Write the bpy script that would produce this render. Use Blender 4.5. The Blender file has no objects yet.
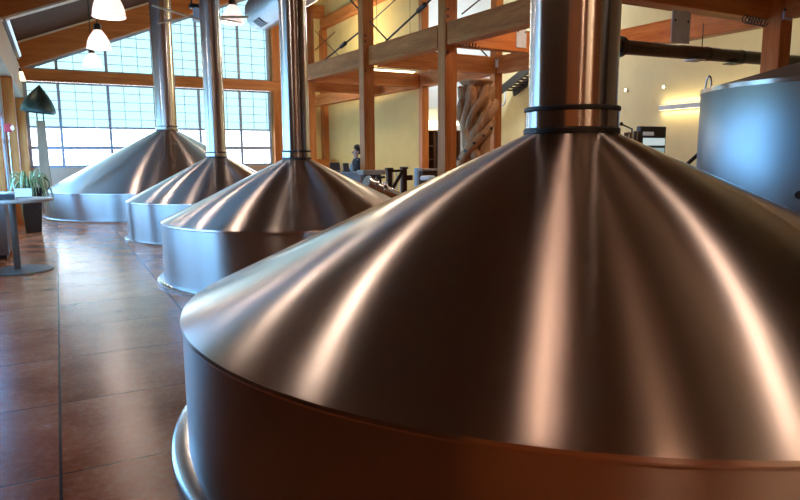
import bpy, bmesh, math, random
from mathutils import Vector, Matrix, Quaternion
random.seed(7)
C = bpy.context.scene.collection
PI = math.pi
# ------------------------------------------------------------------ camera
H = 1.6
FPX, PITCH, YAW, ROLL = 634.62, 0.1451, 0.4909, -0.00645
Fv = Vector((math.sin(YAW)*math.cos(PITCH), math.cos(YAW)*math.cos(PITCH), -math.sin(PITCH)))
R0 = Vector((math.cos(YAW), -math.sin(YAW), 0)); U0 = R0.cross(Fv)
Rv = R0*math.cos(ROLL) + U0*math.sin(ROLL); Uv = U0*math.cos(ROLL) - R0*math.sin(ROLL)
cam = bpy.data.objects.new('camera', bpy.data.cameras.new('camera')); C.objects.link(cam)
m3 = Matrix((Rv, Uv, -Fv)).transposed()
cam.matrix_world = Matrix.Translation((0, 0, H)) @ m3.to_4x4()
cam.data.sensor_fit = 'HORIZONTAL'; cam.data.sensor_width = 36; cam.data.lens = FPX/800*36
cam.data.clip_start = .05; cam.data.clip_end = 300
bpy.context.scene.camera = cam
def at(px, py, ax, v):                       # a point of the photograph at a known X / Y / Z plane of the hall
    d = Fv + Rv*((px-400)/FPX) - Uv*((py-250)/FPX)
    o = Vector((0, 0, H)); return o + d*((v-o[ax])/d[ax])

# ------------------------------------------------------------------ materials
def newmat(name):
    m = bpy.data.materials.new(name); m.use_nodes = True
    nt = m.node_tree; return m, nt, nt.nodes['Principled BSDF']
def N(nt, t, **kw):
    n = nt.nodes.new(t)
    for k, v in kw.items():
        if hasattr(n, k): setattr(n, k, v)
        else: n.inputs[k].default_value = v
    return n
def L(nt, a, b): nt.links.new(a, b)
def ramp(nt, fac, stops):
    r = nt.nodes.new('ShaderNodeValToRGB'); e = r.color_ramp.elements
    while len(e) < len(stops): e.new(.5)
    for el, (p, c) in zip(e, stops): el.position = p; el.color = (*c, 1)
    L(nt, fac, r.inputs[0]); return r
def bump(nt, b, h, s, d=.02):
    n = N(nt, 'ShaderNodeBump'); n.inputs['Strength'].default_value = s; n.inputs['Distance'].default_value = d
    L(nt, h, n.inputs['Height']); L(nt, n.outputs[0], b.inputs['Normal'])
def plain(name, col, rough=.5, metal=0., var=.12, scale=6., **kw):
    m, nt, b = newmat(name)
    tc = N(nt, 'ShaderNodeTexCoord'); no = N(nt, 'ShaderNodeTexNoise'); no.inputs['Scale'].default_value = scale
    no.inputs['Detail'].default_value = 5
    L(nt, tc.outputs['Object'], no.inputs['Vector'])
    lo = tuple(c*(1-var) for c in col); hi = tuple(min(1, c*(1+var)) for c in col)
    r = ramp(nt, no.outputs[0], [(.3, lo), (.7, hi)]); L(nt, r.outputs[0], b.inputs['Base Color'])
    b.inputs['Roughness'].default_value = rough; b.inputs['Metallic'].default_value = metal
    for k, v in kw.items(): b.inputs[k.replace('_', ' ')].default_value = v
    return m
def wood(name, a, b_, c, rough=.45, axis=(1, 1, 1), sc=3.5, coat=0.):
    """glulam: fibres stretched along the long axis of the member (the small component of axis)"""
    m, nt, b = newmat(name)
    tc = N(nt, 'ShaderNodeTexCoord'); mp = N(nt, 'ShaderNodeMapping'); mp.inputs['Scale'].default_value = axis
    L(nt, tc.outputs['Object'], mp.inputs[0])
    n1 = N(nt, 'ShaderNodeTexNoise'); n1.inputs['Scale'].default_value = sc; n1.inputs['Detail'].default_value = 6; n1.inputs['Distortion'].default_value = .6
    n2 = N(nt, 'ShaderNodeTexNoise'); n2.inputs['Scale'].default_value = sc*7; n2.inputs['Detail'].default_value = 3
    L(nt, mp.outputs[0], n1.inputs['Vector']); L(nt, mp.outputs[0], n2.inputs['Vector'])
    mx = N(nt, 'ShaderNodeMix'); mx.inputs[0].default_value = .35
    L(nt, n1.outputs[0], mx.inputs[2]); L(nt, n2.outputs[0], mx.inputs[3])
    r = ramp(nt, mx.outputs[0], [(.3, a), (.5, b_), (.7, c)]); L(nt, r.outputs[0], b.inputs['Base Color'])
    b.inputs['Roughness'].default_value = rough; b.inputs['Coat Weight'].default_value = coat; b.inputs['Specular IOR Level'].default_value = .22
    bump(nt, b, n2.outputs[0], .15, .004)
    return m
def steel(name, col, rough, aniso, wav=.0, metal=1., rot=.25):
    m, nt, b = newmat(name)
    b.inputs['Metallic'].default_value = metal
    b.inputs['Anisotropic'].default_value = aniso; b.inputs['Anisotropic Rotation'].default_value = rot
    tg = N(nt, 'ShaderNodeTangent'); tg.direction_type = 'RADIAL'; tg.axis = 'Z'
    L(nt, tg.outputs[0], b.inputs['Tangent'])
    tc = N(nt, 'ShaderNodeTexCoord'); mp = N(nt, 'ShaderNodeMapping'); mp.inputs['Scale'].default_value = (.6, .6, 3)
    L(nt, tc.outputs['Object'], mp.inputs[0])
    n = N(nt, 'ShaderNodeTexNoise'); n.inputs['Scale'].default_value = 2.2; n.inputs['Detail'].default_value = 6
    L(nt, mp.outputs[0], n.inputs['Vector'])
    r = ramp(nt, n.outputs[0], [(.3, tuple(c*.985 for c in col)), (.7, col)]); L(nt, r.outputs[0], b.inputs['Base Color'])
    mr = N(nt, 'ShaderNodeMapRange'); mr.inputs[3].default_value = rough*.97; mr.inputs[4].default_value = rough*1.03
    L(nt, n.outputs[0], mr.inputs[0]); L(nt, mr.outputs[0], b.inputs['Roughness'])
    if wav:
        w = N(nt, 'ShaderNodeTexNoise'); w.inputs['Scale'].default_value = 1.3; w.inputs['Detail'].default_value = 1
        L(nt, tc.outputs['Object'], w.inputs['Vector']); bump(nt, b, w.outputs[0], wav, .05)
    return m
def emit(name, col, st):
    m, nt, b = newmat(name)
    b.inputs['Base Color'].default_value = (*col, 1)
    b.inputs['Emission Color'].default_value = (*col, 1); b.inputs['Emission Strength'].default_value = st
    b.inputs['Roughness'].default_value = .6
    return m
def pane(name, tint, gloss=.06):
    m, nt, b = newmat(name); nt.nodes.remove(b)
    out = nt.nodes['Material Output']
    tr = N(nt, 'ShaderNodeBsdfTransparent'); tr.inputs[0].default_value = (*tint, 1)
    gl = N(nt, 'ShaderNodeBsdfGlossy'); gl.inputs['Roughness'].default_value = .08
    mx = N(nt, 'ShaderNodeMixShader'); mx.inputs[0].default_value = gloss
    L(nt, tr.outputs[0], mx.inputs[1]); L(nt, gl.outputs[0], mx.inputs[2]); L(nt, mx.outputs[0], out.inputs[0])
    return m
WO = ((.33, .088, .017), (.49, .165, .037), (.65, .265, .075))
W_X = wood('glulam_x', *WO, axis=(.12, 2, 2)); W_Y = wood('glulam_y', *WO, axis=(2, .12, 2)); W_Z = wood('glulam_z', *WO, axis=(2, 2, .12))
W_RAFT = wood('rafter_wood', (.34, .10, .022), (.5, .17, .04), (.6, .225, .06), axis=(.15, 2, 2))
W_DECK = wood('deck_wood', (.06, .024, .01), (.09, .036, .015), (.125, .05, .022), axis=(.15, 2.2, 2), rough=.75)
W_DARK = wood('dark_walnut', (.045, .02, .012), (.07, .03, .018), (.1, .045, .025), axis=(2, 2, .3))
W_CARVE = wood('carved_driftwood', (.25, .13, .055), (.42, .24, .115), (.56, .36, .2), axis=(2.5, 2.5, .5), rough=.5, sc=4)
W_PALE = wood('pale_timber', (.26, .16, .09), (.33, .215, .13), (.4, .27, .17), axis=(2, 2, .2), rough=.6)
TRIM = plain('cream_trim_lit_soffit', (.74, .58, .37), .6)  # trim and rods, also the painted-in light under the rafters
STEEL = steel('brushed_steel', (.55, .48, .445), .28, 1.0, .05)
STEELW = steel('brushed_steel_wall', (.5, .465, .445), .35, 1.0, .03)
STACK = steel('polished_stack_steel', (.54, .52, .5), .24, .97, .012)
TANKM = steel('dull_tank_steel', (.26, .27, .275), .3, .95, .01, rot=0.)
CHROME = plain('satin_steel', (.62, .62, .62), .22, 1., .05)
GALV = plain('galvanised_sheet', (.5, .55, .58), .38, .9, .1, 9)
BRACK = plain('zinc_bracket', (.62, .67, .72), .5, .15, .1, 9)
GASKET = plain('black_gasket', (.015, .014, .014), .5)
BLACKM = plain('black_iron', (.03, .027, .025), .4, .3)
DUCTM = plain('dark_bronze_duct', (.075, .06, .048), .32, .6)
YEL = plain('yellow_plaster', (.75, .55, .19), .75, 0, .04, 2.)
CREAMW = plain('cream_plaster', (.69, .6, .34), .75, 0, .04, 2.)
BEIGE = plain('beige_plaster', (.62, .48, .35), .75, 0, .05, 2.)
BLUEG = plain('blue_grey_plaster', (.56, .61, .66), .75, 0, .04, 2.)
ALU = plain('grey_blue_window_frame', (.36, .42, .54), .5, .0)
BLUEP = plain('blue_panel', (.3, .52, .74), .5)
STONE = plain('grey_stone_top', (.3, .27, .23), .45, 0, .25, 30)
PAPER = plain('white_paper', (.75, .77, .8), .6)
BINDER = plain('charcoal_binder', (.06, .062, .07), .5)
TABLE = plain('pale_grey_tabletop', (.33, .285, .245), .3)
LEGM = plain('painted_steel_leg', (.13, .115, .1), .4, .3)
POTM = plain('black_glazed_planter', (.012, .012, .014), .25)
SOIL = plain('dark_soil', (.04, .025, .015), .9)
PATINA = plain('green_black_patina', (.05, .075, .07), .42, .5, .5, 5)
RED = plain('red_enamel', (.5, .03, .03), .4)
TUBE = emit('blue_white_lamp_glass', (.66, .85, 1.), .55)
WARM = emit('warm_lamp_glass', (1., .83, .5), 3.2)
BULB = emit('bulb_glass', (1., .9, .82), 9)
GLASSU = pane('translucent_cyan_panel', (.275, .365, .375), 0.0)
GLASSC = pane('clear_glass', (.82, .88, .94), .02)
GLASSN = pane('near_side_glass', (.66, .84, .96), .02)
GLASSL = pane('clear_side_glass', (.47, .72, .95), .02)
def shade_mat():
    m, nt, b = newmat('frosted_acrylic_shade')
    b.inputs['Base Color'].default_value = (.9, .86, .85, 1); b.inputs['Roughness'].default_value = .3
    b.inputs['Emission Color'].default_value = (1, .86, .82, 1); b.inputs['Emission Strength'].default_value = .3
    tr = N(nt, 'ShaderNodeBsdfTranslucent'); tr.inputs[0].default_value = (.95, .9, .88, 1)
    mx = N(nt, 'ShaderNodeMixShader'); mx.inputs[0].default_value = .3
    L(nt, b.outputs[0], mx.inputs[1]); L(nt, tr.outputs[0], mx.inputs[2]); L(nt, mx.outputs[0], nt.nodes['Material Output'].inputs[0])
    return m
SHADE = shade_mat()
def leaf_mat():
    m, nt, b = newmat('striped_spider_leaf')
    uv = N(nt, 'ShaderNodeUVMap'); sp = N(nt, 'ShaderNodeSeparateXYZ'); L(nt, uv.outputs[0], sp.inputs[0])
    r = ramp(nt, sp.outputs[0], [(.18, (.5, .52, .24)), (.26, (.035, .1, .025)), (.74, (.03, .09, .02)), (.82, (.5, .52, .24))])
    L(nt, r.outputs[0], b.inputs['Base Color']); b.inputs['Roughness'].default_value = .4
    return m
LEAF = leaf_mat()
def floor_mat():
    m, nt, b = newmat('terracotta_scored_concrete')
    tc = N(nt, 'ShaderNodeTexCoord'); sp = N(nt, 'ShaderNodeSeparateXYZ'); L(nt, tc.outputs['Object'], sp.inputs[0])
    def joint(out, off, per, half):
        a = N(nt, 'ShaderNodeMath', operation='SUBTRACT'); L(nt, out, a.inputs[0]); a.inputs[1].default_value = off
        d = N(nt, 'ShaderNodeMath', operation='DIVIDE'); L(nt, a.outputs[0], d.inputs[0]); d.inputs[1].default_value = per
        p = N(nt, 'ShaderNodeMath', operation='PINGPONG'); L(nt, d.outputs[0], p.inputs[0]); p.inputs[1].default_value = .5
        s = N(nt, 'ShaderNodeMath', operation='LESS_THAN'); L(nt, p.outputs[0], s.inputs[0]); s.inputs[1].default_value = half/per
        f = N(nt, 'ShaderNodeMath', operation='FLOOR'); L(nt, d.outputs[0], f.inputs[0])
        return s.outputs[0], f.outputs[0]
    jx, ix = joint(sp.outputs[0], -.1, 1.16, .008); jy, iy = joint(sp.outputs[1], 3.52, 1.087, .006)
    j = N(nt, 'ShaderNodeMath', operation='MAXIMUM'); L(nt, jx, j.inputs[0]); L(nt, jy, j.inputs[1])
    cb = N(nt, 'ShaderNodeCombineXYZ'); L(nt, ix, cb.inputs[0]); L(nt, iy, cb.inputs[1])
    wn = N(nt, 'ShaderNodeTexWhiteNoise'); L(nt, cb.outputs[0], wn.inputs[0])
    n1 = N(nt, 'ShaderNodeTexNoise'); n1.inputs['Scale'].default_value = 2.3; n1.inputs['Detail'].default_value = 7; n1.inputs['Roughness'].default_value = .6
    off = N(nt, 'ShaderNodeVectorMath', operation='ADD'); sc = N(nt, 'ShaderNodeVectorMath', operation='SCALE'); sc.inputs['Scale'].default_value = 9
    L(nt, wn.outputs['Color'], sc.inputs[0]); L(nt, tc.outputs['Object'], off.inputs[0]); L(nt, sc.outputs[0], off.inputs[1])
    L(nt, off.outputs[0], n1.inputs['Vector'])
    n2 = N(nt, 'ShaderNodeTexNoise'); n2.inputs['Scale'].default_value = 22; n2.inputs['Detail'].default_value = 8; n2.inputs['Roughness'].default_value = .75
    L(nt, tc.outputs['Object'], n2.inputs['Vector'])
    r1 = ramp(nt, n1.outputs[0], [(.30, (.24, .064, .017)), (.45, (.40, .122, .038)), (.6, (.48, .165, .06)), (.78, (.58, .27, .145))])
    r2 = ramp(nt, n2.outputs[0], [(.46, (0, 0, 0)), (.72, (1, 1, 1))])
    mul = N(nt, 'ShaderNodeMath', operation='MULTIPLY'); L(nt, r2.outputs[0], mul.inputs[0]); L(nt, n1.outputs[0], mul.inputs[1])
    mxa = N(nt, 'ShaderNodeMix', data_type='RGBA'); L(nt, mul.outputs[0], mxa.inputs[0]); L(nt, r1.outputs[0], mxa.inputs[6]); mxa.inputs[7].default_value = (.62, .38, .25, 1)
    tv = N(nt, 'ShaderNodeMapRange'); L(nt, wn.outputs['Value'], tv.inputs[0]); tv.inputs[3].default_value = .84; tv.inputs[4].default_value = 1.1
    vm = N(nt, 'ShaderNodeVectorMath', operation='SCALE'); L(nt, mxa.outputs[2], vm.inputs[0]); L(nt, tv.outputs[0], vm.inputs['Scale'])
    mx = N(nt, 'ShaderNodeMix', data_type='RGBA'); L(nt, j.outputs[0], mx.inputs[0]); L(nt, vm.outputs[0], mx.inputs[6]); mx.inputs[7].default_value = (.03, .012, .008, 1)
    L(nt, mx.outputs[2], b.inputs['Base Color'])
    rr = N(nt, 'ShaderNodeMapRange'); L(nt, n1.outputs[0], rr.inputs[0]); rr.inputs[1].default_value = .3; rr.inputs[2].default_value = .75; rr.inputs[3].default_value = .19; rr.inputs[4].default_value = .28
    L(nt, rr.outputs[0], b.inputs['Roughness']); b.inputs['Specular IOR Level'].default_value = .42
    bump(nt, b, n2.outputs[0], .06, .01)
    return m
FLOORM = floor_mat()

# ------------------------------------------------------------------ mesh helpers
class MB:
    def __init__(s): s.v = []; s.f = []; s.uv = {}
    def add(s, vs, fs):
        o = len(s.v); s.v += [Vector(v) for v in vs]; s.f += [tuple(i+o for i in f) for f in fs]; return s
    def box(s, c, d, rot=None):
        hx, hy, hz = d[0]/2, d[1]/2, d[2]/2; c = Vector(c)
        vs = [Vector((x, y, z)) for x in (-hx, hx) for y in (-hy, hy) for z in (-hz, hz)]
        if rot is not None: vs = [rot @ v for v in vs]
        return s.add([v+c for v in vs], [(0, 1, 3, 2), (4, 6, 7, 5), (0, 4, 5, 1), (2, 3, 7, 6), (0, 2, 6, 4), (1, 5, 7, 3)])
    def span(s, a, b): a, b = Vector(a), Vector(b); return s.box((a+b)/2, [abs(x) for x in (b-a)])
    def bar(s, a, b, w, h, up=(0, 0, 1)):
        a, b = Vector(a), Vector(b); t = (b-a).normalized(); u = Vector(up); r = t.cross(u).normalized(); u = r.cross(t)
        M = Matrix((t, r, u)).transposed(); return s.box((a+b)/2, ((b-a).length, w, h), M)
    def tube(s, pts, r, n=12, cap=True):
        pts = [Vector(p) for p in pts]; k = len(pts); rs = r if isinstance(r, (list, tuple)) else [r]*k
        vs = []; fs = []; prev = None
        for i, p in enumerate(pts):
            t = (pts[min(i+1, k-1)] - pts[max(i-1, 0)]).normalized()
            if prev is None:
                a = Vector((0, 0, 1)) if abs(t.z) < .9 else Vector((1, 0, 0)); u = t.cross(a).normalized()
            else: u = (prev - t*prev.dot(t)).normalized()
            prev = u; w = t.cross(u)
            vs += [p + (u*math.cos(2*PI*j/n) + w*math.sin(2*PI*j/n))*rs[i] for j in range(n)]
        for i in range(k-1):
            for j in range(n): a = i*n+j; b = i*n+(j+1) % n; fs.append((a, b, b+n, a+n))
        if cap: fs += [tuple(range(n))[::-1], tuple(range((k-1)*n, k*n))]
        return s.add(vs, fs)
    def lathe(s, prof, n=48, c=(0, 0, 0), sx=1, sy=1, closed=False):
        vs = []; fs = []; c = Vector(c)
        for r, z in prof: vs += [c+Vector((r*sx*math.cos(2*PI*j/n), r*sy*math.sin(2*PI*j/n), z)) for j in range(n)]
        m = len(prof)
        for i in range(m if closed else m-1):
            for j in range(n):
                a = i*n+j; b = i*n+(j+1) % n; i2 = (i+1) % m; fs.append((a, b, i2*n+(j+1) % n, i2*n+j))
        if not closed:
            if prof[0][0] > 1e-4: fs.append(tuple(range(n))[::-1])
            if prof[-1][0] > 1e-4: fs.append(tuple(range((m-1)*n, m*n)))
        return s.add(vs, fs)
    def ell(s, c, r, n=16, m=10, rot=None):
        c = Vector(c); vs = []; fs = []
        for i in range(m+1):
            th = PI*i/m
            for j in range(n):
                v = Vector((r[0]*math.sin(th)*math.cos(2*PI*j/n), r[1]*math.sin(th)*math.sin(2*PI*j/n), r[2]*math.cos(th)))
                if rot is not None: v = rot @ v
                vs.append(c+v)
        for i in range(m):
            for j in range(n): fs.append((i*n+j, (i+1)*n+j, (i+1)*n+(j+1) % n, i*n+(j+1) % n))
        return s.add(vs, fs)
    def prism(s, poly, d):
        n = len(poly); d = Vector(d); vs = [Vector(p) for p in poly] + [Vector(p)+d for p in poly]
        return s.add(vs, [tuple(range(n))[::-1], tuple(range(n, 2*n))] + [(i, (i+1) % n, n+(i+1) % n, n+i) for i in range(n)])
    def build(s, name, mat, parent=None, smooth=0, bevel=0, origin=None, seg=2):
        base = wpos(parent) if parent else Vector((0, 0, 0))
        loc = Vector(origin) if origin is not None else base
        me = bpy.data.meshes.new(name); me.from_pydata([v-loc for v in s.v], [], s.f)
        bm = bmesh.new(); bm.from_mesh(me); bmesh.ops.remove_doubles(bm, verts=bm.verts, dist=1e-5)
        bmesh.ops.recalc_face_normals(bm, faces=bm.faces); bm.to_mesh(me); bm.free()
        me.materials.append(mat)
        o = bpy.data.objects.new(name, me); C.objects.link(o)
        if parent: o.parent = parent; o.location = loc-base
        else: o.location = loc
        if smooth:
            me.polygons.foreach_set('use_smooth', [True]*len(me.polygons)); me.set_sharp_from_angle(angle=math.radians(smooth))
        if bevel:
            b = o.modifiers.new('bevel', 'BEVEL'); b.width = bevel; b.segments = seg; b.limit_method = 'ANGLE'
        return o
def wpos(o):
    p = Vector((0, 0, 0))
    while o: p += o.location; o = o.parent
    return p
def tag(o, label, cat, group=None):
    o['label'] = label; o['category'] = cat
    if group: o['group'] = group
    return o
def thing(name, label, cat, loc, group=None):
    o = bpy.data.objects.new(name, None); C.objects.link(o); o.location = loc; o.empty_display_size = .1
    return tag(o, label, cat, group)
def struct(name, mb, mat, **kw):
    o = mb.build(name, mat, **kw); o['kind'] = 'structure'; return o
def base_of(mb):
    xs = [v.x for v in mb.v]; ys = [v.y for v in mb.v]; zs = [v.z for v in mb.v]
    return ((min(xs)+max(xs))/2, (min(ys)+max(ys))/2, min(zs))

# ------------------------------------------------------------------ setting
XL, YE = -1.05, 25.0                     # left wall plane, end wall plane
RS, Z0, RD = .4, 4.6, .84                # roof slope, rafter seat height at X = -0.8, rafter depth
RIDGE = 8.2
def rb(x): return Z0 + RS*(x+.8)         # underside of the rafters
def deck(x): return rb(x)+RD if x <= RIDGE else rb(RIDGE)+RD-.3*(x-RIDGE)
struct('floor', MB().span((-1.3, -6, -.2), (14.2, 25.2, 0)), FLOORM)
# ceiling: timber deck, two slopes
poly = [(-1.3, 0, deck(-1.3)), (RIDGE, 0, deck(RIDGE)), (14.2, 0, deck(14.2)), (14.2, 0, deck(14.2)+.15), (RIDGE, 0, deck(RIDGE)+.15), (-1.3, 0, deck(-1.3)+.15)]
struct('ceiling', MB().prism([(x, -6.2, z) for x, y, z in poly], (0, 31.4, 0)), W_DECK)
# left wall: sill wall, head wall, piers between windows
wl = MB()
wl.span((XL-.2, -6, 0), (XL, YE, .85)); wl.span((XL-.2, -6, 3.6), (XL, YE, deck(XL)))
YP = [24.75, 18.6, 13.2, 7.0]
for y in YP: wl.span((XL-.2, y-.22, .85), (XL, y+.22, 3.6))
wl.span((XL-.2, -6, .85), (XL, 7.0, 3.6))
struct('wall_left', wl, BEIGE)
o = struct('trim_1', MB().span((XL, -6, 3.62), (-.82, YE-.02, 4.55)), BEIGE)      # plaster header box above the windows
ys = YP
for i in range(len(ys)-1):
    y1, y0 = ys[i]-.22, ys[i+1]+.22
    fr = MB()
    for a, b in (((y0), y0+.06), (y1-.06, y1)): fr.span((XL-.14, a, .85), (XL-.04, b, 3.6))
    for a, b in ((.85, .91), (3.54, 3.6), (2.0, 2.09), (2.64, 2.71)): fr.span((XL-.14, y0, a), (XL-.04, y1, b))
    k = max(1, round((y1-y0)/1.3)) if y0 > 7 else 1
    for q in range(1, k): yy = y0+(y1-y0)*q/k; fr.span((XL-.13, yy-.025, .85), (XL-.05, yy+.025, 3.6))
    w = struct('window_%d' % (i+3), fr, ALU)
    g = MB().span((XL-.1, y0+.02, .87), (XL-.085, y1-.02, 2.66)).build('glass', GLASSL if y0 > 7 else GLASSN, w)
    g['kind'] = 'structure'
    g = MB().span((XL-.1, y0+.02, 2.67), (XL-.085, y1-.02, 3.58)).build('translucent_panel', GLASSU, w)
    g['kind'] = 'structure'
for y in YP[:3]:
    mb = MB().span((XL+.002, y-.16, 0), (-.81, y+.16, 3.6))
    t = tag(mb.build('timber_pilaster', W_Z, bevel=.008, origin=base_of(mb)),
            {24.75: 'brown wooden pilaster on the left wall in the corner beside the glazed end wall',
             18.6: 'brown wooden pilaster on the left wall just past the red alarm box',
             13.2: 'brown wooden pilaster on the left wall behind the high table, nearest the camera'}[y], 'pilaster', 'pilasters of the left wall')
# end wall: sill wall, glazed bays, yellow part
EX0, EX1 = -.8, 7.63
we = MB()
we.span((-1.25, YE, 0), (8.0, YE+.2, 1.32)); we.span((-1.25, YE, 1.32), (EX0, YE+.2, deck(-1.25)))
we.prism([(EX0, YE, rb(EX0)-.02), (EX1, YE, rb(EX1)-.02), (EX1, YE, deck(EX1)), (EX0, YE, deck(EX0))], (0, .2, 0))
struct('wall_end', we, BEIGE)
we = MB().prism([(EX1, YE+.002, 1.32), (9.9, YE+.002, 0), (14.2, YE+.002, 0), (14.2, YE+.002, deck(14.2)), (RIDGE, YE+.002, deck(RIDGE)), (EX1, YE+.002, deck(EX1))], (0, .196, 0))
we.span((8.0, YE+.002, 0), (10.2, YE+.198, 1.4))
struct('wall_mezzanine_end', we, YEL)
# glazed end wall, lower field
MX = [.22+1.55*i for i in range(5)]      # main mullions
fr = MB()
def vbar(mb, x, w, z0, z1, d=.09): mb.span((x-w/2, YE+.04, z0), (x+w/2, YE+.04+d, z1))
def hbar(mb, x0, x1, z, h, d=.09): mb.span((x0, YE+.041, z-h/2), (x1, YE+.039+d, z+h/2))
for x in MX+[EX0+.05, EX1-.05]: vbar(fr, x, .09, 1.32, 4.2)
for z, h in ((1.36, .09), (2.69, .07), (4.17, .06)): hbar(fr, EX0, EX1, z, h)
hbar(fr, EX0, EX1, 2.0, .11)
w1 = struct('window_1', fr, ALU)
gb = MB()
xs = sorted([m + .517*k for m in MX for k in (1, 2)] + [MX[0]-.52])
for x in xs:
    if x < EX1-.1: vbar(gb, x, .015, 2.7, 4.15, .05)
for k in range(1, 5): hbar(gb, EX0, EX1, 2.69+.3*k, .016, .045)
gb.build('glazing_bar', ALU, w1)['kind'] = 'structure'
MB().span((EX0, YE+.1, 2.7), (EX1, YE+.11, 4.17)).build('translucent_panel', GLASSU, w1)['kind'] = 'structure'
MB().span((EX0, YE+.1, 1.34), (EX1, YE+.11, 2.68)).build('glass', GLASSC, w1)['kind'] = 'structure'
# gable field
fr = MB(); gb = MB()
zt = lambda x: rb(x)-.02
for x in MX: vbar(fr, x, .09, 4.58, zt(x))
vbar(fr, EX1-.05, .1, 4.58, zt(EX1-.1)); hbar(fr, EX0, EX1, 4.61, .06)
a, b = Vector((EX0, YE+.085, zt(EX0)-.03)), Vector((EX1, YE+.085, zt(EX1)-.03)); fr.bar(a, b, .09, .07)
w2 = struct('window_2', fr, ALU)
for x in xs:
    if x < EX1-.1: vbar(gb, x, .015, 4.6, zt(x), .05)
for k in range(1, 11):
    z = 4.58+.31*k; x0 = max(EX0, (z-Z0)/RS-.8)
    if x0 < EX1-.2: hbar(gb, x0, EX1, z, .016, .045)
gb.build('glazing_bar', ALU, w2)['kind'] = 'structure'
MB().prism([(EX0, YE+.1, 4.58), (EX1, YE+.1, 4.58), (EX1, YE+.1, zt(EX1)), (EX0, YE+.1, zt(EX0))], (0, .01, 0)).build('translucent_panel', GLASSU, w2)['kind'] = 'structure'
# yellow wall of the mezzanine bay, side room walls, back wall
struct('wall_mezzanine_side', MB().span((9.9, 17.0, 0), (10.05, YE, deck(10))), YEL)
struct('wall_side_room_end', MB().span((10.05, 19, 0), (14.0, 19.15, deck(12)+.3)), BLUEG)
struct('wall_right', MB().span((14.0, -6, 0), (14.2, YE, deck(14.1))), CREAMW)
def back(x0, x1, name, mat):
    p = [(x0, -6, 0), (x1, -6, 0), (x1, -6, deck(x1))] + ([(RIDGE, -6, deck(RIDGE))] if x0 < RIDGE < x1 else []) + [(x0, -6, deck(x0))]
    struct(name, MB().prism(p, (0, -.2, 0)), mat)
back(-1.25, 6.7, 'wall_back', W_RAFT); back(6.7, 7.9, 'wall_back_plaster', YEL); back(7.9, 14.2, 'wall_back_walnut', W_DARK)
for i, x in enumerate((.3, 2.2, 4.6, 6.6)): struct('trim_%d' % (i+2), MB().span((x, -6, 0), (x+.22, -5.9, deck(x)-.02)), W_DARK)  # dark pilasters added out of view to line the stack reflections
struct('trim_6', MB().span((XL, .6, 0), (XL+.04, 6.75, 3.6)), W_DARK)       # dark panelling on the near left wall
struct('trim_7', MB().span((XL, -5.98, 0), (XL+.03, .58, 3.6)), W_RAFT)
struct('baseboard_right', MB().span((13.97, -6, 0), (14.0, 19, .12)), W_DARK)

# ------------------------------------------------------------------ roof timbers
def slope_beam(y, w, z_off, dep, x0, x1):
    return MB().prism([(x0, y-w/2, rb(x0)+z_off), (x1, y-w/2, rb(x1)+z_off), (x1, y-w/2, rb(x1)+z_off+dep), (x0, y-w/2, rb(x0)+z_off+dep)], (0, w, 0))
for y, lab in ((24.86, 'deep orange sloping rafter lying along the top of the glazed gable'),
               (16.5, 'deep orange sloping rafter at the upper left, in front of the dark roof boards')):
    mb = slope_beam(y, .24, 0, RD-.01, -1.0, RIDGE-.05)
    t = thing('timber_rafter', lab, 'rafter', (-.8, y, rb(-.8)), 'roof rafters')
    mb.build('rafter_body', W_RAFT, t, bevel=.01)
    if y < 20: slope_beam(y, .26, -.05, .048, -.98, RIDGE-.05).build('lit_soffit_strip', TRIM, t)  # cream strip paints in the light caught on the rafter's underside
    else: slope_beam(y-.145, .045, RD-.075, .06, -1.0, RIDGE-.05).build('trim_strip', TRIM, t)
for y in (7.9, -.4):
    mb = slope_beam(y, .24, 0, RD-.01, -1.0, RIDGE-.05)
    t = thing('timber_rafter', 'sloping roof rafter over the nearest kettles, above the picture' if y > 0 else 'sloping roof rafter behind the camera', 'rafter', (-.8, y, rb(-.8)), 'roof rafters')
    mb.build('rafter_body', W_RAFT, t, bevel=.01); slope_beam(y, .26, -.05, .048, -.98, RIDGE-.05).build('lit_soffit_strip', TRIM, t)  # pale strip again stands for the lit underside
mb = MB().span((EX0, YE-.2, 4.2), (8.1, YE+.03, 4.575))
tag(mb.build('timber_tie_beam', W_X, bevel=.01, origin=base_of(mb)), 'brown horizontal timber beam crossing the glazed end wall', 'beam')
mb = MB().span((7.66, YE-.25, 0), (8.05, YE-.002, 4.195)); mb.span((7.66, YE-.25, 4.575), (8.05, YE-.002, rb(7.66)-.02))
tag(mb.build('timber_post', W_Z, bevel=.01, origin=base_of(mb)), 'orange timber post at the right edge of the glazed end wall', 'post', 'timber posts')

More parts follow.
